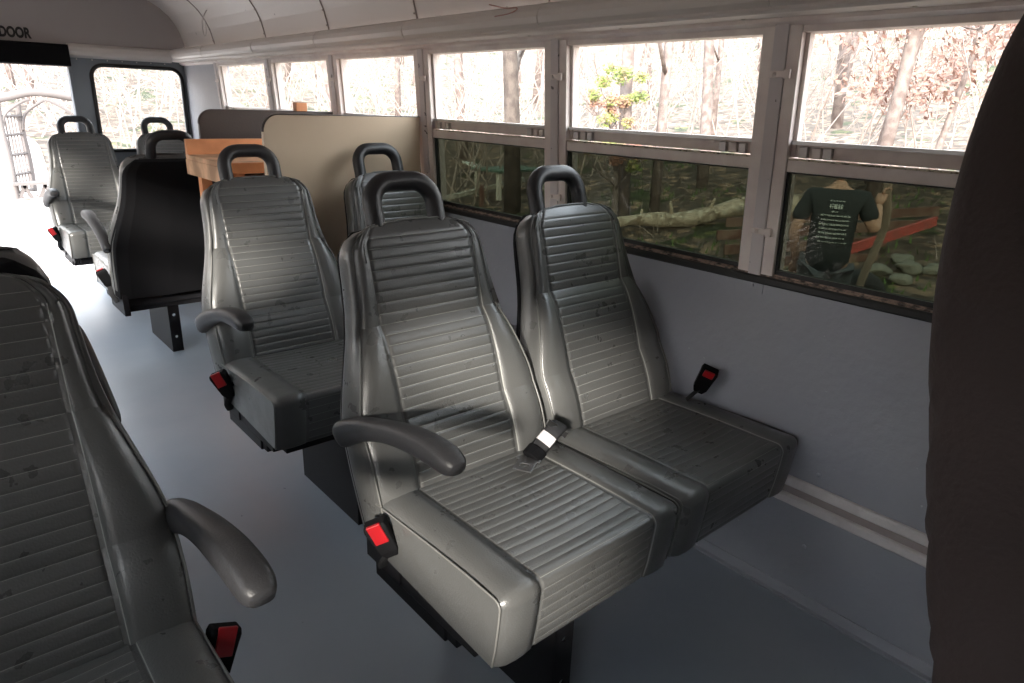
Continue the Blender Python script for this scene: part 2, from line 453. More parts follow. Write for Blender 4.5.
# rear wall with door opening and rear window
def rear_panel(bm, x0, x1, z0, z1, y0=YR, y1=YR+.05): box(bm, (x0, y0, z0), (x1, y1, z1))
XJ = -.675; XD = -1.565
WX0, WX1, WZ0, WZ1 = -.572, -.045, .835, 1.345
def rounded_rect(x0, x1, z0, z1, r, n=6):
    out = []
    for cx, cz, a0 in ((x1-r, z1-r, 0), (x0+r, z1-r, 90), (x0+r, z0+r, 180), (x1-r, z0+r, 270)):
        for k in range(n+1):
            a = math.radians(a0+90*k/n); out.append((cx+r*math.cos(a), cz+r*math.sin(a)))
    return out
def holed(bm, outer, inner, y0, y1):
    """plate between an outer rectangle and an inner rounded loop of same start (corner order +x+z, -x+z, -x-z, +x-z)"""
    n = len(inner); q = n//4
    x1, z1, x0, z0 = outer
    oc = [(x1, z1), (x0, z1), (x0, z0), (x1, z0)]
    for y in (y0, y1):
        iv = [bm.verts.new((x, y, z)) for x, z in inner]; ov = [bm.verts.new((x, y, z)) for x, z in oc]
        for c in range(4):
            for k in range(q-1): bm.faces.new((ov[c], iv[c*q+k], iv[c*q+k+1]))
            bm.faces.new((ov[c], iv[c*q+q-1], iv[(c*q+q) % n], ov[(c+1) % 4]))
        if y == y0: A, Ao = iv, ov
    for k in range(n): bm.faces.new((A[k], A[(k+1) % n], iv[(k+1) % n], iv[k]))
    for k in range(4): bm.faces.new((Ao[k], Ao[(k+1) % 4], ov[(k+1) % 4], ov[k]))
bm = bmesh.new()
rr = rounded_rect(WX0, WX1, WZ0, WZ1, .07)
holed(bm, (.05, 1.40, XJ, .60), rr, YR, YR+.05)
rear_panel(bm, XJ, .05, 0, .60)
rr2 = rounded_rect(-W-WX1, -W-WX0, WZ0, WZ1, .07)
holed(bm, (XD, 1.40, -W-.05, .60), rr2, YR, YR+.05)
rear_panel(bm, -W-.05, XD, 0, .60)
struct(obj('wall_rear', bm, REARB))
bm = bmesh.new()
extrude_profile(bm, [(x, z) for x, z in [(p[0]-(p[0]+W/2)*.0, p[1]) for p in full]+[(-W, 1.40), (0, 1.40)]], 'y', YR, YR+.045)
rear_panel(bm, XJ, XD, 1.33, 1.40)
struct(obj('wall_rear_upper', bm, REARM))
for k, r_ in ((21, rr), (22, rr2)):
    root = struct(empty('window_%d' % k, (0, 0, 0)))
    bm = bmesh.new(); tube(bm, [(x, YR-.004, z) for x, z in r_], .012, 8, closed=True); obj('gasket', bm, SEALM, root, smooth=True)
    bm = bmesh.new(); vs = [bm.verts.new((x, YR+.02, z)) for x, z in r_]; f = bm.faces.new(vs)
    e = bmesh.ops.extrude_face_region(bm, geom=[f]); bmesh.ops.translate(bm, verts=[v for v in e['geom'] if isinstance(v, bmesh.types.BMVert)], vec=(0, .004, 0))
    obj('pane', bm, CLEAR, root)
# padded header over the rear windows
for k, (a, b) in enumerate(((XJ-.005, -.10), (-W+.10, XD))):
    bm = bmesh.new()
    prof = [(YR, 1.380), (YR-.02, 1.382), (YR-.040, 1.395), (YR-.045, 1.415), (YR-.038, 1.44), (YR-.02, 1.455), (YR, 1.46)]
    extrude_profile(bm, prof, 'x', a, b)
    for i in range(7): ball(bm, (a+(b-a)*(i+.5)/7, YR-.006, 1.372), .004, 6)
    struct(obj('trim_%d' % (60+k), bm, CEILM, smooth=False))
# black header pad above the door opening
bm = bmesh.new()
extrude_profile(bm, [(YR-.06, 1.328), (YR-.065, 1.335), (YR-.065, 1.438), (YR-.055, 1.448), (YR, 1.45), (YR+.04, 1.45), (YR+.04, 1.326)], 'x', XD-.02, XJ-.006)
d = struct(obj('door_1', bm, SHELL))
# opened emergency door leaf, swung outside to the left
bm = bmesh.new(); box(bm, (XD-.045, YR+.06, .0), (XD-.01, YR+.93, .70)); box(bm, (XD-.045, YR+.06, 1.28), (XD-.01, YR+.93, 1.36))
box(bm, (XD-.045, YR+.06, .70), (XD-.01, YR+.14, 1.28)); box(bm, (XD-.045, YR+.85, .70), (XD-.01, YR+.93, 1.28))
obj('door_leaf', bm, REARM, d)
# jamb moulding
bm = bmesh.new(); box(bm, (XJ-.015, YR-.012, 0), (XJ, YR+.06, 1.326)); box(bm, (XD, YR-.012, 0), (XD+.015, YR+.06, 1.326))
struct(obj('trim_62', bm, REARB, bevel=.004))
# lettering EMERGENCY DOOR
cu = bpy.data.curves.new('lettering', 'FONT'); cu.body = 'EMERGENCY DOOR'; cu.size = .076; cu.extrude = .0008; cu.align_x = 'RIGHT'; cu.offset = .0035
tmp = bpy.data.objects.new('tmp', cu); C.objects.link(tmp)
dg = bpy.context.evaluated_depsgraph_get()
me = bpy.data.meshes.new_from_object(tmp.evaluated_get(dg)); bpy.data.objects.remove(tmp)
le = link('lettering', me, TEXTM)
le.scale = (.66, 1.0, 1); le.rotation_euler = (math.pi/2, 0, 0); le.location = (-.852, YR-.003, 1.472)
le.name = 'door_lettering'
tag(le, 'black capital lettering EMERGENCY DOOR painted over the rear doorway', 'lettering')

# added bulkhead, unseen behind the camera, keeps windscreen light off the seats
bm = bmesh.new()
box(bm, (-W-.05, YF-.05, 0), (.05, YF, 1.45))
extrude_profile(bm, [(x, z) for x, z in full]+[(-W, 1.45), (0, 1.45)], 'y', YF-.045, YF)
struct(obj('wall_front', bm, REARM))

# ---------------------------------------------------------------- seats
SL = .36                                   # back slope dy/dz
BN = math.sqrt(1+SL*SL)
def back_pt(x, z, d):
    """x, height z, outward offset d (towards the sitter = -y, +z)"""
    return Vector((x, .2+(z-.45)*SL-d/BN, z+d*SL/BN))
BW = [(.38, .218), (.52, .223), (.60, .220), (.65, .208), (.70, .193), (.75, .178), (.80, .168), (.90, .158), (.96, .152)]
ZB, ZTOP = .385, .948
def bw(z):
    w = lerp_tab(BW, z); R = .055
    if z > ZTOP-R:
        t = min(1, (z-(ZTOP-R))/R); w -= R*(1-math.sqrt(max(0, 1-t*t)))*.95
    return w
RP = .0208
ZC1 = ZB+18*RP; ZC2 = ZB+9*RP      # the two seams where the padding changes angle
def seat_d(x, z, xp):
    a = abs(x)
    # lumbar facets
    if z >= ZC1: d = lerp_tab([(ZC1, -.012), (.84, -.005), (.90, -.002), (.93, -.003), (.95, -.014)], z)
    elif z >= ZC2: d = lerp_tab([(ZC2, .0075), (.61, .0085), (.66, .0080), (.70, .0048), (.735, -.002), (ZC1, -.012)], z)
    else: d = lerp_tab([(.38, .010), (.45, .0175), (.50, .0185), (.54, .0145), (ZC2, .0075)], z)
    w = bw(z)
    # bolsters
    bl = lerp_tab([(.40, 1), (.62, 1), (.78, .35), (.9, .15)], z)
    if a > xp: 
        t = (a-xp)/max(.01, (w-xp)); d += bl*.011*math.sin(min(1, t)*math.pi*.66)
        d -= .012*(max(0, t-.6)/.4)**2
    else:
        d -= .006*bl*(1-(a/xp)**2)
    return d
def make_backrest(parent, cx):
    xp0 = .128
    rows = []
    z = ZB; k = 0
    offs = [0, .0009, .0028, .0070, .0115, .0160, .0190, .0203]
    while z < ZTOP-.02:
        for q, o in enumerate(offs):
            zz = ZB+k*RP+o
            if zz < ZTOP-.012: rows.append((zz, q, k))
        k += 1; z = ZB+k*RP
    for zz in (ZTOP-.010, ZTOP-.006, ZTOP-.003, ZTOP): rows.append((zz, -1, k))
    bm = bmesh.new(); rings = []
    for zz, q, k in rows:
        w = bw(zz); xp = min(xp0, w*.84)
        xs = [w*.999, w*.985, w*.965]+[xp+(w-xp)*t for t in (.8, .62, .42, .25)]+[xp+.008, xp+.0068, xp+.006, xp+.001, xp, xp-.0012]
        xs += [xp*t for t in (.93, .8, .65, .5, .34, .17)]
        xs = [-x for x in xs]+[0]+xs[::-1]
        g = 0
        if q >= 0: g = (1.0, 1.0, .20, .0, 0, .0, .15, .7)[q]
        ring = []
        for x in xs:
            d = seat_d(x, zz, xp)
            if abs(x) <= xp: d -= g*.0012
            if xp <= abs(x) <= xp+.0075: d -= .0022
            zc = zz+(.010*(1-(x/.16)**2) if zz > ZTOP-.02 else 0)*max(0, (zz-(ZTOP-.02))/.02)
            ring.append(bm.verts.new(back_pt(cx+x, zc, d)))
        nf = len(ring)
        th = lerp_tab([(.38, .095), (.7, .085), (.93, .070), (.95, .062)], zz)
        zc = zz
        sh = .010 if zz < ZTOP-.01 else .006
        for x, d in ((w+.006, -.008), (w+sh, -.028), (w+sh+.003, -.050), (w+sh-.004, -th+.010), (w*.93, -th)):
            ring.append(bm.verts.new(back_pt(cx+x, zc, d)))
        for x, d in ((-w*.93, -th), (-(w+sh-.004), -th+.010), (-(w+sh+.003), -.050), (-(w+sh), -.028), (-(w+.006), -.008)):
            ring.append(bm.verts.new(back_pt(cx+x, zc, d)))
        rings.append(ring)
    n = len(rings[0])
    for i in range(len(rings)-1):
        q = rows[i][1]
        for k in range(n):
            f = bm.faces.new((rings[i][k], rings[i][(k+1) % n], rings[i+1][(k+1) % n], rings[i+1][k]))
            f.smooth = True
            # column indices: seam threads at 7->8 and 11->12 and mirrored
            if k in (7, nf-2-7): f.material_index = 1
            if q == 0 and 12 <= k <= nf-2-12: f.material_index = 1
    # top cap: strip between front row and rear points
    top = rings[-1]
    cap = bm.faces.new(top); bm.faces.new(rings[0][::-1])
    o = obj('backrest', bm, [VINYL, VTHREAD], parent)
    # piping along the front outline
    bm = bmesh.new()
    zs = [ZB+(ZTOP-.056-ZB)*i/40 for i in range(41)]+[ZTOP-.055+.055*math.sin(a*math.pi/2/10) for a in range(1, 11)]
    L = [back_pt(cx-bw(z)-.003, z, seat_d(bw(z), z, .128)+.001) for z in zs]
    Rr = [back_pt(cx+bw(z)+.003, z, seat_d(bw(z), z, .128)+.001) for z in zs[::-1]]
    mid = [back_pt(cx+x, ZTOP+.010*(1-(x/.16)**2), seat_d(x, ZTOP, .08)+.001) for x in (-.06, -.03, 0, .03, .06)]
    tube(bm, L+mid+Rr, .0023, 6)
    obj('piping', bm, VPIPE, o, smooth=True)
    # black back shell
    bm = bmesh.new(); rings = []
    for i in range(30):
        zz = .352+(ZTOP+.002-.352)*i/29
        zq = max(zz, .38)
        w = bw(min(zq, ZTOP-.002))+.0095; th = lerp_tab([(.38, .095), (.7, .085), (.93, .070), (.95, .062)], zq)
        ring = []
        for x, d in ((-w, -.060), (-w-.001, -.066), (-w*.95, -th-.006), (-w*.75, -th-.014), (0, -th-.018), (w*.75, -th-.014), (w*.95, -th-.006), (w+.001, -.066), (w, -.060), (w*.9, -th+.016), (-w*.9, -th+.016)):
            ring.append(bm.verts.new(back_pt(cx+x, zz, d)))
        rings.append(ring)
    n = len(rings[0])
    for i in range(len(rings)-1):
        for k in range(n): bm.faces.new((rings[i][k], rings[i][(k+1) % n], rings[i+1][(k+1) % n], rings[i+1][k]))
    bm.faces.new(rings[0][::-1]); bm.faces.new(rings[-1])
    obj('back_shell', bm, SHELL, parent, smooth=False, bevel=.004)
def make_cushion(parent, cx, ped=False):
    hw = .232
    # profile path in y,z: rear to front then down the face
    pts = [(.235, .438), (.20, .441), (.10, .446), (0, .451), (-.10, .454), (-.172, .453)]
    path = [Vector((0, y, z)) for y, z in pts]
    R = .019
    for a in range(1, 8):
        t = a/7*math.pi/2*.98
        path.append(Vector((0, -.172-R*math.sin(t)*1.1, .453-R*(1-math.cos(t)))))
    path.append(Vector((0, -.190, .40))); path.append(Vector((0, -.184, .35))); path.append(Vector((0, -.176, .305)))
    # resample by arc length
    def samp(path, s):
        for a, b in zip(path, path[1:]):
            L = (b-a).length
            if s <= L: return a+(b-a)*(s/L), (b-a).normalized()
            s -= L
        return path[-1].copy(), (path[-1]-path[-2]).normalized()
    tot = sum((b-a).length for a, b in zip(path, path[1:]))
    pitch = .0232; offs = [0, .0010, .0035, .0085, .0145, .0195, .0222]
    ss = []
    k = 0
    while k*pitch < tot:
        for q, o in enumerate(offs):
            s = k*pitch+o
            if s < tot-.001: ss.append((s, q))
        k += 1
    ss.append((tot, 3))
    bm = bmesh.new(); rings = []
    xp = .142
    xs = [hw, hw-.003, hw-.009, hw-.020, .190, .170, xp+.010, xp+.0088, xp+.008, xp+.0012, xp, xp-.0012, .12, .09, .06, .03]
    xs = [-x for x in xs]+[0]+xs[::-1]
    for s, q in ss:
        p, t = samp(path, s); nrm = Vector((0, t.z, -t.y))
        if nrm.z < 0 and nrm.y > 0: nrm = -nrm
        nrm = Vector((0, t.z, -t.y)) if t.y < 0 else Vector((0, -1, 0))
        g = (1, 1, .45, .08, 0, .2, .6)[q]
        ring = []
        front = min(1, max(0, (s-.36)/.06))
        for x in xs:
            a = abs(x); d = 0
            if a <= xp: d -= g*.0011+.004*(1-(a/xp)**2)*(1-front)
            elif a <= xp+.009: d -= .002
            if a > xp: d += .006*math.sin((a-xp)/(hw-xp)*math.pi)
            if a > hw-.022:
                e = (a-(hw-.022))/.022; d -= .010*e*e
            d += .006*(1-front)*math.cos(s*7)*.5
            ring.append(bm.verts.new(p+nrm*d+Vector((cx+x, 0, 0))))
        rings.append(ring)
    n = len(xs)
    for i in range(len(rings)-1):
        q = ss[i][1]
        for k in range(n-1):
            f = bm.faces.new((rings[i][k], rings[i][k+1], rings[i+1][k+1], rings[i+1][k])); f.smooth = True
            if k in (6, n-2-6): f.material_index = 1
            if q == 0 and 10 <= k <= n-2-10: f.material_index = 1
    # sides, bottom and rear
    bl = bm.verts.new((cx-hw+.004, .235, .320)); br = bm.verts.new((cx+hw-.004, .235, .320))
    bm.faces.new([r[0] for r in rings]+[bl]); bm.faces.new([r[-1] for r in rings][::-1]+[br])
    bm.faces.new(rings[0][::-1]+[bl, br]); bm.faces.new(rings[-1]+[br, bl])
    o = obj('cushion', bm, [VINYL, VTHREAD], parent)
    for sg in (-1, 1):
        bm = bmesh.new(); P = []
        for i in range(0, 60):
            p, t = samp(path, tot*i/59*.995); nrm = Vector((0, t.z, -t.y)) if t.y < 0 else Vector((0, -1, 0))
            P.append(p+nrm*(-.006)+Vector((cx+sg*(hw+.0008), 0, 0)))
        tube(bm, P, .0021, 6)
        obj('piping', bm, VPIPE, o, smooth=True)
def make_handle(parent, cx):
    bm = bmesh.new(); P = []
    hw = .077; base = back_pt(0, .925, -.030)
    up = Vector((0, SL*.9, 1)).normalized()
    def q(x, h): return base+up*h+Vector((cx+x, 0, 0))
    R = .05; H = .120
    P.append(q(-hw-.003, -.03)); P.append(q(-hw-.002, .0)); P.append(q(-hw, .03)); P.append(q(-hw, H-R))
    for a in range(1, 9): P.append(q(-hw+R*(1-math.cos(a*math.pi/16)), H-R+R*math.sin(a*math.pi/16)))
    for a in range(8, 0, -1): P.append(q(hw-R*(1-math.cos(a*math.pi/16)), H-R+R*math.sin(a*math.pi/16)))
    P += [q(hw, H-R), q(hw, .03), q(hw+.002, 0), q(hw+.003, -.03)]
    rad = [(.0205, .0195)]*len(P)
    tube(bm, P, rad, 14, up=(0, 1, -SL))
    o = obj('handle', bm, RUBBER, parent, smooth=True)
    for sg in (-1, 1):
        bm = bmesh.new(); c = q(sg*hw, .022); f = Vector((0, -1, SL)).normalized()
        tube(bm, [c+f*.0165, c+f*.0195], .0045, 8); obj('screw', bm, BLACKM, o)
def make_armrest(parent, x, sg):
    bm = bmesh.new()
    ctl = [(.298, .548, .018, .024), (.285, .560, .021, .028), (.22, .594, .021, .024), (.15, .620, .022, .020), (.08, .640, .023, .020), (.01, .652, .024, .022), (-.05, .655, .024, .022), (-.080, .652, .022, .018), (-.093, .649, .015, .012)]
    P = smoothpath([(x, c[0], c[1]) for c in ctl], 4)
    R = smoothpath([(c[2], c[3], 0) for c in ctl], 4)
    tube(bm, P, [(r.x, r.y) for r in R], 16, up=(0, 0, 1), power=.7)
    o = obj('armrest', bm, ARM, parent, smooth=True)
    bm = bmesh.new()
    tube(bm, [(x-sg*.06, .285, .560), (x-sg*.0, .285, .560)], .024, 12)
    obj('pivot', bm, SHELL, o, smooth=True)
def belt_buckle(parent, p, dirv, name='buckle', L=.085, side=(1, 0, 0), stalk=None, face=(0, -1, 0), bl=.042):
    p = Vector(p); d = Vector(dirv).normalized(); s = Vector(side); s = (s-d*s.dot(d)).normalized(); f = s.cross(d)
    if f.dot(Vector(face)) < 0: f = -f
    bm = bmesh.new()
    pts = [p-d*L, p-d*L*.8, p-d*L*.4, p-d*.01, p]
    rad = [(.012, .008), (.019, .012), (.021, .014), (.023, .015), (.021, .013)]
    rings = []
    for c, (a, b) in zip(pts, rad):
        rings.append([bm.verts.new(c+s*a*u+f*b*v) for u, v in ((-1,-1),(1,-1),(1,1),(-1,1))])
    for i in range(4):
        for k in range(4): bm.faces.new((rings[i][k], rings[i][(k+1)%4], rings[i+1][(k+1)%4], rings[i+1][k]))
    bm.faces.new(rings[0][::-1]); bm.faces.new(rings[-1])
    o = obj(name, bm, SHELL, parent, bevel=.003)
    bm = bmesh.new()
    c0 = p-d*bl; c1 = p-d*.002 if bl < .03 else p+d*.003
    vs = []
    for c in (c0, c1):
        for u, v in ((-.014, .010), (.014, .010), (.014, .0175), (-.014, .0175)): vs.append(bm.verts.new(c+s*u+f*v))
    for q in ((0,1,2,3),(7,6,5,4),(0,4,5,1),(1,5,6,2),(2,6,7,3),(3,7,4,0)): bm.faces.new([vs[k] for k in q])
    obj('red_button', bm, RED, o, bevel=.002)
    if stalk:
        bm = bmesh.new(); tube(bm, smoothpath([p-d*L*.9]+[Vector(q) for q in stalk]), [(.012, .003)]*(5*len(stalk)+1), 8)
        obj('stalk', bm, WEB, o)
    return o
def plate_holes(bm, x0, x1, y, z0, z1, th, zs, r=.007):
    cx = (x0+x1)/2
    z = z0
    def q(a, b):  # plain cell
        box(bm, (x0, y-th/2, a), (x1, y+th/2, b))
    prev = z0
    for zc in zs:
        q(prev, zc-.02)
        inner = [(cx+r*math.cos(math.pi/4+k*math.pi/4), zc+r*math.sin(math.pi/4+k*math.pi/4)) for k in range(8)]
        inner = [inner[0], inner[1], inner[2], inner[3], inner[4], inner[5], inner[6], inner[7]]
        holed(bm, (x1, zc+.02, x0, zc-.02), inner, y-th/2, y+th/2)
        prev = zc+.02
    q(prev, z1)
def make_seat(s, name):
    """s=+1: the aisle side is at local -x (right-hand bench facing the front of the bus). Origin on the floor."""
    root = empty(name)
    for k in (-1, 1):
        make_backrest(root, k*.240); make_handle(root, k*.229-.018)
        make_cushion(root, (-.231 if k*s < 0 else .246)*(s if True else 1))
    ax = -.478*s
    make_armrest(root, ax-.0*s, -s)
    # frame pan
    bm = bmesh.new()
    box(bm, (-.42, -.13, .262), (.42, .21, .306))
    a, b = sorted((-.445*s, -.420*s)); box(bm, (a, -.01, .232), (b, .245, .264)); box(bm, (a, -.10, .262), (b, .24, .318))
    a, b = sorted((.462*s, .40*s)); box(bm, (a, -.10, .250), (b, .20, .29))
    for yy in (-.02, .17): 
        a, b = sorted((-.44*s, .44*s)); box(bm, (a, yy-.02, .235), (b, yy+.02, .264))
    obj('seat_frame', bm, BLACKM, root, bevel=.003)
    # pivot brackets linking back and frame
    for x in (-.44, -.03, .03, .44): obj('hinge_bracket', mbox(((x-.01, .14, .27), (x+.01, .27, .40))), BLACKM, root)
    # pedestal: C channel
    bm = bmesh.new()
    xo = -.25*s; xi = -.20*s
    a, b = sorted((xo, xo+.004*s)); box(bm, (a, -.20, .0), (b, .17, .245))
    x0, x1 = sorted((xo, xi))
    for yy in (-.198, .168): plate_holes(bm, x0, x1, yy, 0, .245, .004, (.075, .185))
    a, b = sorted((xo, xi)); box(bm, (a, -.20, 0), (b, .17, .005)); box(bm, (a, -.20, .237), (b, .17, .243))
    obj('pedestal', bm, BLACKM, root)
    # buckle on the aisle side
    belt_buckle(root, (-.497*s, .150, .432), (-.10*s, .05, .25), side=(1, -.7, 0) if s > 0 else (1, 0, 0), face=(-.6, -1, 0) if s > 0 else (0, -1, 0), stalk=[(-.468*s, .17, .32), (-.455*s, .19, .29)])
    return root
def dup(root, name_loc, rz):
    r = root.copy(); C.objects.link(r); r.location = name_loc; r.rotation_euler = (0, 0, rz)
    for ch in list(root.children):
        c = ch.copy(); C.objects.link(c); c.parent = r
        for g in ch.children:
            d = g.copy(); C.objects.link(d); d.parent = c
    return r
XC = -.495
A = make_seat(1, 'double_bus_seat')
B = make_seat(-1, 'double_bus_seat')
A.location = (XC, 0, 0)
tag(A, 'nearest grey vinyl double bus seat right of the aisle, silver belt tongue on it', 'bus seat', 'double seats right of the aisle')
s2 = dup(A, (XC+.02, .935, 0), 0)
for ch in s2.children:
    if ch.name.startswith('armrest'): ch.location.z = -.018
tag(s2, 'grey double bus seat standing directly in front of the tan partition', 'bus seat', 'double seats right of the aisle')
s4 = dup(A, (XC+.02, 3.74, 0), 0)
tag(s4, 'grey vinyl double bus seat at the very back by the open doorway', 'bus seat', 'double seats right of the aisle')
B.location = (-W-XC-.055, -.10, 0)
tag(B, 'large dark grey double bus seat at the lower left corner, left of the aisle', 'bus seat', 'double seats left of the aisle')
s3 = dup(B, (XC+.02, 2.75, 0), math.pi)
tag(s3, 'double bus seat turned backwards showing its black back shell, by the wooden counter', 'bus seat', 'double seats right of the aisle')
s6 = dup(A, (-W-XC-.055, .92, 0), math.pi)
tag(s6, 'backward-facing double bus seat peeking over the top of the seat at lower left', 'bus seat', 'double seats left of the aisle')

# belts only on the nearest double seat
for ch in A.children:
    if ch.name.startswith('pedestal'): ch.location.y = .09
wb = belt_buckle(A, (.455, .060, .555), (.0, -.42, 1), L=.082, bl=.022, side=(.55, -1, 0), stalk=[(.445, .10, .47), (.432, .125, .435), (.42, .15, .42)])
bm = bmesh.new()
P = smoothpath([(.012, .19, .46), (-.02, .135, .505), (-.062, .112, .512), (-.092, .110, .494), (-.120, .108, .478), (-.135, .104, .470)], 5)
tube(bm, P, [(.020, .004)]*len(P), 8, up=(.3, -.3, 1))
bt = obj('lap_belt', bm, WEB, A, smooth=True)
bm = bmesh.new()
tube(bm, [(-.078, .110, .505), (-.088, .110, .498), (-.098, .110, .4915)], [(.019, .0065)]*3, 10, up=(.3, -.3, 1))
obj('fabric_label', bm, mat('white_label', (.75, .73, .74), .6), bt)
bm = bmesh.new()
tube(bm, [(-.112, .108, .483), (-.140, .102, .472)], [(.024, .010)]*2, 8, up=(.3, -.3, 1)); obj('belt_adjuster', bm, SHELL, bt, bevel=.003)
bm = bmesh.new()
inner = rounded_rect(-.010, .010, -.007, .007, .003, 1)
holed(bm, (.021, .022, -.021, -.018), inner, -.0015, .0015)
box(bm, (-.027, -.0015, .020), (.027, .0015, .030))
tg = obj('belt_tongue', bm, mat('dull_steel', (.22, .22, .225), .35, .9), bt, bevel=.001)
tg.matrix_basis = Matrix.Translation((-.160, .090, .4645)) @ Matrix(((.30, .18, .94), (-.94, .10, .29), (.0, .97, -.20))).transposed().inverted().transposed().to_4x4() if False else Matrix.Translation((-.166, .092, .4655)) @ Matrix.Rotation(math.radians(62), 4, 'Z').inverted() @ Matrix.Rotation(math.radians(-82), 4, 'X')
bm = bmesh.new(); bar(bm, (-.075, .122, .532), (-.022, .112, .485), .004, .014); obj('anchor_plate', bm, STEEL, bt, bevel=.001)

# ---------------------------------------------------------------- high seat back at the right edge (dark cloth)
root = empty('high_backed_seat', (-.48, -1.0, 0))
tag(root, 'tall high-backed seat in brown-black cloth filling the right edge beside the camera', 'seat')
bm = bmesh.new(); rings = []
tab_y = [(.35, .14), (.55, .24), (.754, .300), (.90, .332), (1.05, .355), (1.15, .358), (1.22, .352), (1.27, .340), (1.34, .305), (1.38, .26)]
for i in range(60):
    z = .35+(1.38-.35)*i/59
    yr = lerp_tab(tab_y, z); th = .13 if z < 1.2 else .13-.06*((z-1.2)/.18)**2
    w = .42 if z < .9 else lerp_tab([(.9, .42), (1.2, .42), (1.3, .41), (1.36, .37), (1.38, .33)], z)
    ring = []
    for k in range(36):
        a = 2*math.pi*k/36; ca, sa = math.cos(a), math.sin(a)
        x = w*math.copysign(abs(ca)**.3, ca); y = yr-th/2+th/2*math.copysign(abs(sa)**.4, sa)
        # long diagonal folds in the cloth
        f = 0
        for off in (0, .16, .38):
            u = (z-1.16+off)+(y-.25)*3.2+(x+.42)*1.1
            f += .008*math.exp(-(u/.030)**2)-.006*math.exp(-((u-.06)/.03)**2)
        ring.append(bm.verts.new((x-math.copysign(f, ca)*.9, y-math.copysign(f, sa)*.2, z)))
    rings.append(ring)
for i in range(59):
    for k in range(36): bm.faces.new((rings[i][k], rings[i][(k+1) % 36], rings[i+1][(k+1) % 36], rings[i+1][k]))
bm.faces.new(rings[0][::-1]); bm.faces.new(rings[-1])
obj('backrest', bm, SHOCK, root, smooth=True)
bm = mbox(((-.42, -.33, .36), (.42, .16, .47))); obj('cushion', bm, SHOCK, root, bevel=.03, seg=4)
bm = mbox(((-.2, -.25, 0), (.2, .12, .05)), ((-.12, -.18, .05), (.12, .08, .36))); obj('pedestal', bm, BLACKM, root, bevel=.005)

# ---------------------------------------------------------------- partitions and the wooden counter
def partition(name, y, x0, z1, m, label, tilt=0):
    root = empty(name, (0, y, 0)); tag(root, label, 'partition')
    r = .055
    out = [(-.03, .24), (-.03, z1)]
    for k in range(9):
        a = math.pi/2+math.pi/2*k/8; out.append((x0+r+r*math.cos(a), z1-r+r*math.sin(a)))
    out.append((x0, .30)); out.append((x0+.06, .24))
    bm = bmesh.new(); extrude_profile(bm, out, 'y', 0, .022)
    obj('panel', bm, m, root, bevel=.002)
    bm = bmesh.new(); tube(bm, [(x, .011, z+.001) for x, z in out[1:-2]], [(.0025, .0118)]*(len(out)-3), 8, up=(0, 1, 0)); obj('edge_trim', bm, BROWN, root, smooth=True)
    bm = mbox(((x0+.10, .003, .004), (x0+.14, .019, .26)), ((x0+.07, -.04, 0), (x0+.17, .06, .006))); obj('post', bm, BLACKM, root)
partition('partition_panel', 1.44, -.635, 1.136, TAN, 'tan laminate partition panel standing behind the second row of seats')
partition('partition_panel', 2.15, -.615, 1.134, BROWN, 'dark brown partition panel with a rounded corner behind the wooden counter')

root = empty('wooden_counter', (0, 0, 0)); tag(root, 'unfinished pine counter with a raised back board between the two partitions', 'counter')
X0, X1, Y0, Y1, ZC = -.700, -.09, 1.62, 2.085, .968
bm = mbox(((X0, Y0, ZC-.018), (X1, Y1, ZC))); obj('worktop', bm, WOODP, root, bevel=.002)
bm = mbox(((X0, Y1-.022, ZC), (X1, Y1, ZC+.058))); obj('back_board', bm, WOOD, root, bevel=.002)
bm = mbox(((X0-.002, Y0+.01, ZC-.075), (X0+.018, Y1, ZC-.018))); obj('side_rail', bm, WOODP, root, bevel=.002)
bm = mbox(((X0, Y0-.004, ZC-.035), (X1, Y0+.016, ZC+.002))); obj('front_rail', bm, WOOD, root, bevel=.002)
for x in (X0+.045, X1-.045, (X0+X1)/2-.02):
    for y in (Y0+.04, Y1-.06):
        bm = mbox(((x-.02, y-.02, 0), (x+.02, y+.02, ZC-.018))); obj('leg', bm, WOOD, root, bevel=.002)
for z in (.885, .80, .45):
    bm = mbox(((X0+.03, Y0+.03, z), (X1, Y1-.03, z+.016))); obj('shelf', bm, WOODP, root, bevel=.002)
for bx in (((X0+.20, Y0+.012, .900), (X0+.31, Y0+.024, .933)), ((X0+.20, Y0+.012, .82), (X0+.40, Y0+.024, .87))): obj('drawer_front', mbox(bx), WOODP, root, bevel=.002)
bm = mbox(((-.205, 2.142, 1.136), (-.155, 2.180, 1.172))); o = obj('wood_block', bm, WOOD, bevel=.003)
tag(o, 'small orange wood block sitting on top of the partition edge by the window', 'wood block')
bm = bmesh.new(); tube(bm, [(-.22, 2.16, 1.1735), (-.18, 2.165, 1.1745), (-.135, 2.16, 1.1745), (-.10, 2.155, 1.174)], [(.012, .0015)]*4, 8)
o = obj('wood_strip', bm, PALEWOOD); tag(o, 'thin pale strip lying over the small wood block by the window', 'strip')

# ---------------------------------------------------------------- outside
def gz(x, y):
    r = max(0, x-5.2, y-11.5, -W-4-x)
    z = -.92+.105*r+.0028*r*r
    return z+.05*noise.noise(Vector((x*.4, y*.4, 0)))*min(1, r*.4+.3)
bm = bmesh.new()
nx, ny = 90, 90
def gx(i, n, lo, hi): return lo+(hi-lo)*i/n
grid = [[None]*(ny+1) for _ in range(nx+1)]
for i in range(nx+1):
    for j in range(ny+1):
        x = gx(i, nx, -45, 65); y = gx(j, ny, -45, 75)
        grid[i][j] = bm.verts.new((x, y, gz(x, y)))
for i in range(nx):
    for j in range(ny): bm.faces.new((grid[i][j], grid[i+1][j], grid[i+1][j+1], grid[i][j+1])).smooth = True
g = struct(obj('ground', bm, LITTER))

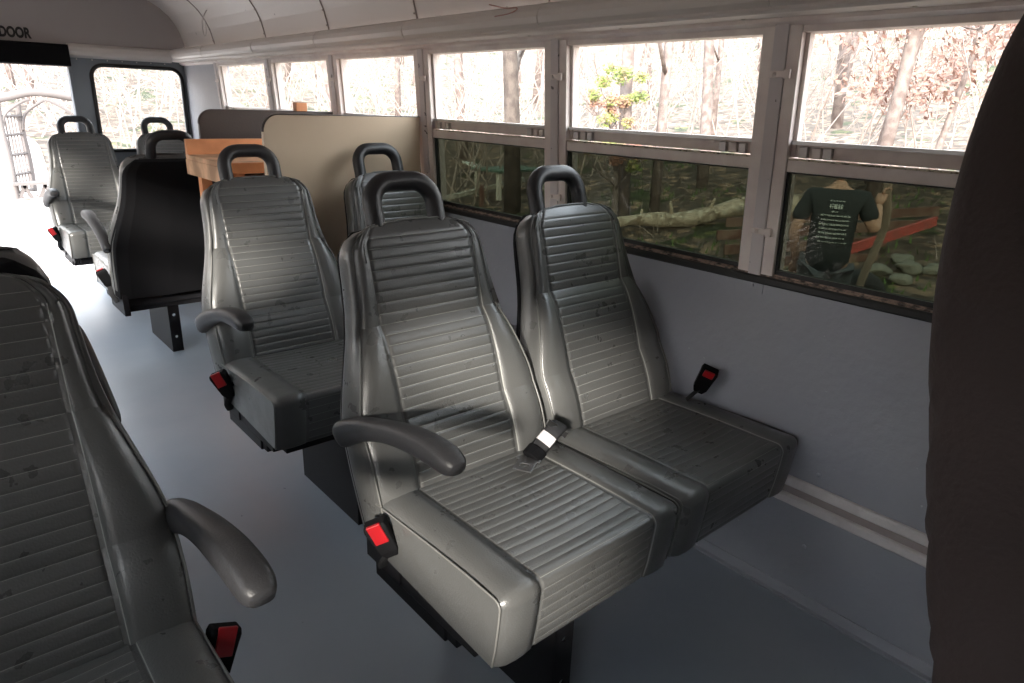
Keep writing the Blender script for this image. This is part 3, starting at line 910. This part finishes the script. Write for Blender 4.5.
def branchy(bm, rng, p, d, L, r, lvl, maxl, twist=.25):
    n = 5; pts = [p.copy()]; q = p.copy(); dd = d.copy()
    for i in range(n):
        dd = (dd+Vector((rng.uniform(-1, 1), rng.uniform(-1, 1), rng.uniform(-.4, .8)))*twist*.5).normalized()
        q = q+dd*L/n; pts.append(q.copy())
    tube(bm, pts, [r*(1-.75*i/n) for i in range(n+1)], 7 if lvl == 0 else 4 if lvl == 1 else 3)
    if lvl < maxl:
        k = (10, 6, 4)[lvl]
        for j in range(k):
            t = rng.uniform(.22 if lvl == 0 else .2, .98); i = min(n-1, int(t*n)); f = t*n-i
            c = pts[i].lerp(pts[i+1], f); a = rng.uniform(0, 6.28); el = rng.uniform(.1, .9)
            nd = Vector((math.cos(a), math.sin(a), el)).normalized()
            if lvl > 0: nd = (nd+dd*.8).normalized()
            branchy(bm, rng, c, nd, L*rng.uniform(.28, .5)*(1 if lvl == 0 else 1.1), r*(1-.75*t)*.5, lvl+1, maxl, .5)
def leaves(bm, rng, c, rad, n, size, squash=.8):
    for i in range(n):
        v = Vector((rng.gauss(0, 1), rng.gauss(0, 1), rng.gauss(0, 1))).normalized()*rad*rng.random()**.5
        v.z *= squash
        p = Vector(c)+v; a = Vector((rng.gauss(0, 1), rng.gauss(0, 1), rng.gauss(0, 1))).normalized(); b = a.orthogonal().normalized()
        s = size*rng.uniform(.6, 1.3)
        vs = [bm.verts.new(p+a*s), bm.verts.new(p+b*s*.5), bm.verts.new(p-a*s), bm.verts.new(p-b*s*.5)]
        bm.faces.new(vs)
variants = []
for k in range(7):
    rng = random.Random(20+k); bm = bmesh.new()
    lean = Vector((rng.uniform(-.12, .12), rng.uniform(-.12, .12), 1)).normalized()
    branchy(bm, rng, Vector((0, 0, -.3)), lean, 9.5, (.13, .17, .10, .08, .20, .11, .07)[k], 0, 2 if k % 2 == 0 else 2, .10)
    me = bpy.data.meshes.new('trunk'); bmesh.ops.recalc_face_normals(bm, faces=bm.faces); bm.to_mesh(me); bm.free(); me.materials.append(BARKD if k in (1, 4) else BARK)
    for p in me.polygons: p.use_smooth = True
    variants.append(me)
def plant(k, x, y, s, rz, label, group, nm='bare_tree'):
    o = bpy.data.objects.new(nm, variants[k]); C.objects.link(o)
    o.location = (x, y, gz(x, y)); o.scale = (s, s, s*1.05); o.rotation_euler = (0, 0, rz)
    tag(o, label, 'tree', group); return o
bm = bmesh.new()
N = 40; rows_ = []
for j in range(N+1):
    y = 5.0+j*.45; rows_.append([bm.verts.new((x+.25*noise.noise(Vector((y*.6, x, 0))), y, gz(x, y)+.035)) for x in (-6, -4.6, -3.2, -1.8, -.5, .7)])
for j in range(N):
    for i in range(5): bm.faces.new((rows_[j][i], rows_[j][i+1], rows_[j+1][i+1], rows_[j+1][i]))
struct(obj('path', bm, mat('pale_gravel', (.34, .30, .28), .9, bump=(30, .6, 6), var=(3.5, (.50, .45, .42), .4, .6), speck=(5, (.20, .13, .10), .62))))  # added pale sheet: blown-out brightness of the ground put into its colour
# named trees near the windows
plant(1, 7.0, 9.0, 1.0, 1.0, 'thick dark tree trunk seen through the third window from the camera', None)
plant(2, 7.85, 7.0, 1.25, 2.2, 'dark tree trunk behind the hand grip of the right-hand front seat', None)
plant(2, 8.5, 6.85, 1.0, 4.2, 'pale-barked tree beside the dark trunk in the second window', None)
plant(0, 10.6, 7.3, 1.0, .4, 'slim tree standing alone behind the middle of the fallen log', None)
plant(5, 11.5, 4.4, 1.2, 3.3, 'reddish slim tree left of the tan-leaved beech', None)
plant(0, 5.9, 13.2, 1.0, 2.0, 'leaning tree seen through the fifth window from the camera', None)
rng = random.Random(5)
count = 0
GR = 'bare trees of the surrounding woods'
spots = []
# woods: polar scatter around the bus as seen towards the rear right
while count < 74:
    if count < 58:
        az = rng.uniform(-.12, 1.32); rr_ = rng.uniform(15, 46)
    else:
        az = rng.uniform(1.6, 6.0); rr_ = rng.uniform(14, 40)
    x = -1.5+math.sin(az)*rr_; y = -.85+math.cos(az)*rr_
    if -4.5 < x < 5.6 and -6 < y < 15.5: continue
    if any((x-a)**2+(y-b)**2 < 1.6 for a, b in spots): continue
    if 3.5 < az < 4.75: continue
    spots.append((x, y))
    plant(rng.choice([0, 2, 3, 5, 6, 2, 3, 6]), x, y, rng.uniform(.8, 1.5), rng.uniform(0, 6.28), 'bare winter tree in the bright woods outside the bus', GR)
    count += 1
# undergrowth of thin twigs: nobody could count it
bm = bmesh.new(); rng = random.Random(9)
for k in range(1000):
    az = rng.uniform(-.12, 1.32); rr_ = rng.uniform(10.5, 34)
    x = -1.5+math.sin(az)*rr_; y = -.85+math.cos(az)*rr_
    if x < 5.8 and y < 16 or x < 12.5 and y < 9.5: continue
    h = rng.uniform(1.2, 4.5); p = Vector((x, y, gz(x, y)-.1)); dx = rng.uniform(-.9, .9); dy = rng.uniform(-.9, .9)
    P = [p, p+Vector((dx*.3*h, dy*.3*h, h*.4)), p+Vector((dx*h*.8, dy*h*.8, h))]
    tube(bm, P, [.022, .014, .004], 3)
    for q in range(5):
        c = P[1].lerp(P[2], rng.random()); tube(bm, [c, c+Vector((rng.uniform(-.6, .6), rng.uniform(-.6, .6), rng.uniform(.1, .7)))], [.009, .003], 3)
for k in range(160):
    x = rng.uniform(6.2, 14); y = rng.uniform(1, 14); p = Vector((x, y, gz(x, y)-.03)); h = rng.uniform(.15, .6)
    if 2.2 < y < 5.4 and x < 11: continue
    d = Vector((rng.uniform(-1, 1), rng.uniform(-1, 1), rng.uniform(.2, 1.2))).normalized()*h
    tube(bm, [p, p+d*.5, p+d+Vector((rng.uniform(-.1, .1), 0, 0))], [.010, .007, .003], 3)
tag(obj('undergrowth', bm, TWIG), 'thin bare undergrowth twigs all over the wooded slope', 'undergrowth', kind='stuff')
bm = bmesh.new()
for k in range(2600):
    x = rng.uniform(5.0, 13); y = rng.uniform(.5, 12)
    if noise.noise(Vector((x*.45+3, y*.45, 2))) < .08: continue
    p = Vector((x, y, gz(x, y)-.02)); h = rng.uniform(.05, .16); a = rng.uniform(0, 3.14)
    d = Vector((math.cos(a), math.sin(a), 0))*.02
    bm.faces.new([bm.verts.new(p-d), bm.verts.new(p+d), bm.verts.new(p+Vector((rng.uniform(-.05, .05), rng.uniform(-.05, .05), h)))])
tag(obj('grass', bm, GRASSM), 'patchy green grass among the leaf litter beside the timber frame', 'grass', kind='stuff')
# green and pink leafing bush in the second window, pink-tan beech in the first
def leafy(name, x, y, h, rad, n, m, size, label, seed, blobs):
    root = empty(name, (x, y, gz(x, y))); tag(root, label, 'tree' if h > 2.6 else 'bush')
    rng = random.Random(seed); bm = bmesh.new()
    branchy(bm, rng, Vector((0, 0, -.2)), Vector((.05, 0, 1)).normalized(), h, .07, 0, 2, .2); obj('trunk', bm, BARK, root, smooth=True)
    bm = bmesh.new()
    for b in range(blobs):
        a = rng.uniform(0, 6.28); q = rng.random()**.5*rad
        leaves(bm, rng, (q*math.cos(a), q*math.sin(a), h*rng.uniform(.30 if h > 3 else .42, 1.05)), rad*.28, n//blobs, size)
    obj('foliage', bm, m, root)
leafy('leafing_bush', 7.3, 6.75, 2.35, .50, 3600, GREENLEAF, .035, 'yellow-green leafing bush seen through the second window', 3, 26)
leafy('beech_tree', 12.6, 3.9, 5.2, 2.5, 8500, PINKLEAF, .075, 'beech tree holding dry pinkish-tan leaves seen through the first window', 4, 50)

# fallen log
bm = bmesh.new()
a, b = Vector((6.7, 6.55, -.62)), Vector((9.7, 4.68, -.16))
P = [a.lerp(b, t/14)+Vector((0, 0, .05*math.sin(t*.8))) for t in range(15)]
tube(bm, P, [.085+.095*t/14+.012*math.sin(t*2.1)+.01*math.sin(t*5.3) for t in range(15)], 14)
root = obj('fallen_log', bm, LOGM, smooth=True); tag(root, 'pale fallen log lying across the slope behind the timber frame', 'log')
bm = bmesh.new(); rng = random.Random(2)
for t in (.2, .35, .52, .66, .8):
    c = a.lerp(b, t); d = Vector((rng.uniform(-.4, .1), rng.uniform(-.6, .1), .9)).normalized(); tube(bm, [c, c+d*rng.uniform(.2, .32)], [.035, .022], 7)
obj('branch_stub', bm, LOGM, root)
bm = bmesh.new(); bar(bm, (8.25, 4.35, -.62), (7.9, 4.7, .02), .04, .09)
o = obj('timber_plank', bm, mat('yellow_timber', (.55, .38, .16), .7)); tag(o, 'yellowish plank leaning against the pale log at the right of the second window', 'plank')
# timber floor frame (joists)
FR = 'red-brown joists of the timber frame outside'
bm0 = bmesh.new()
def joist(p, q, m, label, cat='joist', grp=None, w=.05, h=.14):
    bm = bmesh.new(); bar(bm, p, q, w, h); o = obj('timber_joist', bm, m); tag(o, label, cat, grp); return o
z0 = -.50
joist((7.9, 5.0, -.42), (10.4, 2.9, -.14), REDWOOD, 'longest red-brown joist at the back of the timber frame, behind the person')
joist((7.3, 4.75, -.52), (9.7, 2.75, -.26), REDWOOD, 'second red-brown joist from the back of the timber frame', )
joist((6.9, 4.35, -.62), (8.6, 2.9, -.44), REDWOOD, 'red-brown joist third from the back, left of the person')
joist((6.6, 3.95, -.70), (8.0, 2.75, -.58), REDWOOD, 'red-brown joist nearest the bus in the timber frame')
joist((7.1, 3.15, -.58), (9.6, 2.66, -.20), REDPAINT, 'bright red painted beam ending right of the person', 'beam', None, .05, .13)
joist((6.3, 3.75, -.76), (6.7, 2.75, -.60), PALEWOOD, 'pale board across the near left corner of the timber frame', 'board', None, .04, .06)
# stones and bags at the right
rng = random.Random(8)
for k, (x, y, s) in enumerate(((7.5, 2.5, .16), (7.8, 2.25, .18), (7.3, 2.15, .14), (8.15, 2.5, .13), (7.9, 2.0, .17))):
    bm = bmesh.new(); bmesh.ops.create_icosphere(bm, subdivisions=3, radius=s)
    for v in bm.verts: v.co = v.co*(.85+.45*noise.noise(v.co*7+Vector((k*3, 0, 0)))); v.co.z *= .55; v.co.x *= (1.5, .9, 1.2, 1.7, 1.0)[k]
    o = obj('field_stone', bm, ROCKM, smooth=True); o.location = (x, y, gz(x, y)+s*.3)
    tag(o, 'pale field stone lying in the grass right of the person', 'stone', 'pale field stones in the grass')
# third window: green work table, pale sheet, small post, wood edging
root = empty('garden_table', (8.1, 10.4, gz(8.1, 10.4))); tag(root, 'green wooden table outside, right of the thick dark trunk in the third window', 'table')
bm = mbox(((-.7, -.45, .50), (.7, .45, .54))); obj('tabletop', bm, GREENP, root, bevel=.005)
for x in (-.6, .6):
    for y in (-.36, .36):
        bm = mbox(((x-.04, y-.04, -.05), (x+.04, y+.04, .50))); obj('leg', bm, PALEWOOD, root)
bm = mbox(((-.35, -.25, 0), (.35, .25, .03))); o = obj('pale_panel', bm, PAPER); o.location = (9.2, 13.0, gz(9.2, 13)+.18); o.rotation_euler = (.35, .1, .5)
tag(o, 'pale flat panel lying on the leaf litter in the third window', 'panel')
bm = mbox(((-.035, -.035, -.2), (.035, .035, .42))); o = obj('marker_post', bm, REDWOOD); o.location = (6.95, 9.9, gz(6.95, 9.9))
tag(o, 'short reddish wooden post standing left of the thick dark trunk', 'post')
bm = bmesh.new(); bar(bm, (6.2, 10.4, -.62), (9.2, 11.2, -.42), .08, .08); o = obj('edging_board', bm, PALEWOOD)
tag(o, 'long pale edging board lying on the ground past the third window', 'board')

# arbour with a ladder-like side beyond the rear doorway
AY = 13.8
root = empty('garden_arbour', (0, AY, gz(0, AY))); tag(root, 'rustic wooden garden arbour with slatted sides beyond the open rear doorway', 'arbour')
posts = [(-.22, 0), (.12, .55), (.90, -.1), (1.02, .45)]
for x, y in posts:
    bm = bmesh.new(); tube(bm, smoothpath([(x, y, -.1), (x+.015, y, .6), (x-.01, y, 1.2), (x, y, 1.62)]), .045, 8); obj('post', bm, RUSTIC, root, smooth=True)
for dy in (0, .5):
    bm = bmesh.new(); tube(bm, smoothpath([(-1.1, dy, 1.60), (-.5, dy, 1.61), (-.1, dy, 1.68), (.25, dy, 1.77), (.6, dy, 1.76), (.95, dy, 1.70), (1.12, dy, 1.68)]), [.060]*31, 8); obj('top_beam', bm, RUSTIC, root, smooth=True)
for k, z in enumerate((.12, .42, .75, 1.08, 1.38)):
    for (xa, ya), (xb, yb) in (((-.22, 0), (.12, .55)), ((.90, -.1), (1.02, .45))):
        bm = bmesh.new(); tube(bm, [(xa, ya, z), (xb, yb, z)], .026, 6); obj('crosspiece', bm, RUSTIC, root)
for (xa, ya), (xb, yb) in (((-.22, 0), (.12, .55)), ((.90, -.1), (1.02, .45))):
    for t in (.2, .36, .52, .68, .84):
        bm = bmesh.new(); x = xa+(xb-xa)*t; y = ya+(yb-ya)*t; tube(bm, [(x, y, .12), (x, y, 1.38)], .014, 5); obj('slat', bm, RUSTIC, root)
for x, y, s in ((-.22, 0, 1), (.12, .5, 1), (.90, -.1, -1)):
    bm = bmesh.new(); tube(bm, smoothpath([(x, y, 1.15), (x+.08*s, y, 1.42), (x+.34*s, y, 1.62), (x+.46*s, y, 1.66)]), .028, 6); obj('brace', bm, RUSTIC, root)
bm = mbox(((-.25, -.15, .26), (.40, .10, .31))); obj('bench_seat', bm, RUSTIC, root, bevel=.005)
for x in (-.2, .1):
    for a_, b_ in ((x, x+.14), (x+.24, x+.12)):
        bm = bmesh.new(); bar(bm, (a_, 0, -.05), (b_, 0, .26), .05, .05); obj('bench_leg', bm, RUSTIC, root)

# person with a black T-shirt, seen from behind
def skinned(name, verts, edges, rad, m, parent, lvl=2, root_i=0):
    me = bpy.data.meshes.new(name); me.from_pydata(verts, edges, [])
    o = link(name, me, m, parent)
    sk = o.modifiers.new('skin', 'SKIN'); sk.use_smooth_shade = True
    for i, r in enumerate(rad):
        me.skin_vertices[0].data[i].radius = r if isinstance(r, tuple) else (r, r)
        me.skin_vertices[0].data[i].use_root = i == root_i
    s = o.modifiers.new('sub', 'SUBSURF'); s.levels = lvl; s.render_levels = lvl
    return o
PX, PY = 4.05, 1.64
root = empty('person', (PX, PY, gz(PX, PY)), math.radians(-66)); PS = 1.05; root.scale = (PS, PS, PS)
tag(root, 'person outside in black printed T-shirt and grey jeans, back turned, holding a strap', 'person')
# local: +y away from the bus (facing), x right
V = [(0, 0, .95), (0, .01, 1.08), (0, .03, 1.25), (0, .045, 1.42), (0, .05, 1.50), (0, .07, 1.56),
     (-.10, 0, .90), (-.12, .04, .50), (-.13, 0, .08), (-.13, .14, .03),
     (.10, 0, .90), (.12, .04, .50), (.13, 0, .08), (.13, .14, .03),
     (-.17, .03, 1.43), (-.27, -.01, 1.16), (-.24, .14, .95), (-.235, .19, .88),
     (.17, .03, 1.43), (.29, .02, 1.20), (.30, .18, 1.32), (.295, .24, 1.38)]
Ed = [(0,1),(1,2),(2,3),(3,4),(4,5),(0,6),(6,7),(7,8),(8,9),(0,10),(10,11),(11,12),(12,13),(3,14),(14,15),(15,16),(16,17),(3,18),(18,19),(19,20),(20,21)]
Rd = [(.125,.09),(.125,.09),(.15,.11),(.13,.095),.06,.058,.078,.060,.045,.04,.078,.060,.045,.04,.062,.045,.034,.028,.062,.045,.034,.028]
body = skinned('body', V, Ed, Rd, SKIN, root)
bm = bmesh.new()
ball(bm, (0, .085, 1.68), .105, 20, (.82, .98, 1.18))
ball(bm, (0, .19, 1.665), .018, 8, (1, 1.2, 1.3)); ball(bm, (-.088, .085, 1.67), .022, 8, (.4, .8, 1.3)); ball(bm, (.088, .085, 1.67), .022, 8, (.4, .8, 1.3))
obj('head', bm, SKIN, root, smooth=True)
bm = bmesh.new(); ball(bm, (0, .07, 1.705), .112, 20, (.84, .95, 1.08))
obj('hair', bm, HAIR, root, smooth=True)
for x in (-.034, .034):
    bm = bmesh.new(); ball(bm, (x, .178, 1.69), .011, 8); obj('eye', bm, PALEWOOD, root)
for nm, wr, sg in (('left_hand', Vector((-.235, .19, .88)), -1), ('right_hand', Vector((.295, .24, 1.38)), 1)):
    dirh = Vector((0, .25, -1)).normalized() if sg < 0 else Vector((.2, .55, .8)).normalized()
    bm = bmesh.new(); tube(bm, [wr, wr+dirh*.04, wr+dirh*.09], [(.026, .018), (.040, .018), (.040, .016)], 10)
    s = dirh.cross(Vector((1, 0, 0) if sg > 0 else (0, 1, 0))).normalized(); f = s.cross(dirh)
    for k, L in zip((-.030, -.010, .010, .030), (.062, .075, .072, .055)):
        b0 = wr+dirh*.085+s*k; tube(bm, [b0, b0+dirh*L*.5, b0+dirh*L*.8+f*L*.35, b0+dirh*L*.75+f*L*.65], [.010, .009, .008, .007], 7)
    b0 = wr+dirh*.03+s*.034; tube(bm, [b0, b0+s*.03+dirh*.02, b0+s*.035+dirh*.055+f*.02], [.012, .010, .008], 7)
    obj('hand', bm, SKIN, root, smooth=True)
sV = [(0, 0, .80), (0, .01, 1.08), (0, .03, 1.25), (0, .045, 1.42), (0, .05, 1.49), (-.18, .03, 1.43), (-.265, 0, 1.22), (.18, .03, 1.43), (.265, .03, 1.26)]
skinned('t_shirt', sV, [(0,1),(1,2),(2,3),(3,4),(3,5),(5,6),(3,7),(7,8)], [(.185,.145),(.172,.13),(.180,.135),(.155,.115),.075,.075,.070,.075,.070], SHIRT, root)
jV = [(0, 0, .99), (-.10, 0, .88), (-.12, .04, .50), (-.13, 0, .09), (.10, 0, .88), (.12, .04, .50), (.13, 0, .09)]
skinned('jeans', jV, [(0,1),(1,2),(2,3),(0,4),(4,5),(5,6)], [(.168,.130),.115,.082,.066,.112,.082,.066], JEANS, root)
for x in (-.13, .13): obj('shoe', mbox(((x-.05, -.08, -.0), (x+.05, .20, .085))), SHELL, root, bevel=.03)
# print on the back: rows of tiny illegible lettering
bm = bmesh.new(); rng = random.Random(3)
for r_, (z, w, h) in enumerate(((1.415, .09, .006), (1.375, .085, .034), (1.335, .05, .007), (1.305, .20, .010), (1.272, .18, .009), (1.238, .20, .012), (1.205, .19, .010), (1.172, .19, .012), (1.138, .20, .010), (1.105, .19, .006))):
    x = -w/2
    while x < w/2:
        l = rng.uniform(.008, .024); y = -.108-.006*(1.4-z)
        box(bm, (x, y+.02*abs(x)/.1-.012, z-h/2), (x+l, y+.02*abs(x)/.1+.004, z+h/2)); x += l+.006
obj('shirt_print', bm, PRINT, root)
# strap held in the raised hand, hanging to the ground; dark tyre-like bag beside
ph = root.matrix_basis if False else Matrix.Translation(root.location) @ Matrix.Rotation(math.radians(-66), 4, 'Z') @ Matrix.Scale(PS, 4)
hp = ph @ Vector((.475, .31, 1.47))
bm = bmesh.new()
off = lambda a, b, z: ph @ Vector((a, b, z))
tube(bm, smoothpath([off(.33, .29, 1.60), off(.335, .30, 1.48), off(.37, .33, 1.30), off(.36, .38, 1.10), off(.30, .40, .80), off(.25, .42, .40), off(.22, .45, .02)]), [(.034, .012)]*31, 8)
o = obj('hanging_strap', bm, mat('weathered_strap', (.30, .24, .19), .8)); tag(o, 'long brown strap hanging from the raised hand of the person outside', 'strap')
bm = bmesh.new(); c = off(.27, .72, 0)
for i in range(1):
    tube(bm, [(c.x+.21*math.cos(t*math.pi/10)*math.cos(.6), c.y-.21*math.cos(t*math.pi/10)*math.sin(.6), gz(c.x, c.y)+.49+.21*math.sin(t*math.pi/10)) for t in range(20)], .10, 10, closed=True)
    tube(bm, [(c.x, c.y, gz(c.x, c.y)-.02), (c.x, c.y, gz(c.x, c.y)+.24)], [.2, .16], 12)
o = obj('black_tyre', bm, TARP, smooth=True); tag(o, 'black round rubber tyre propped up right of the person outside', 'tyre')
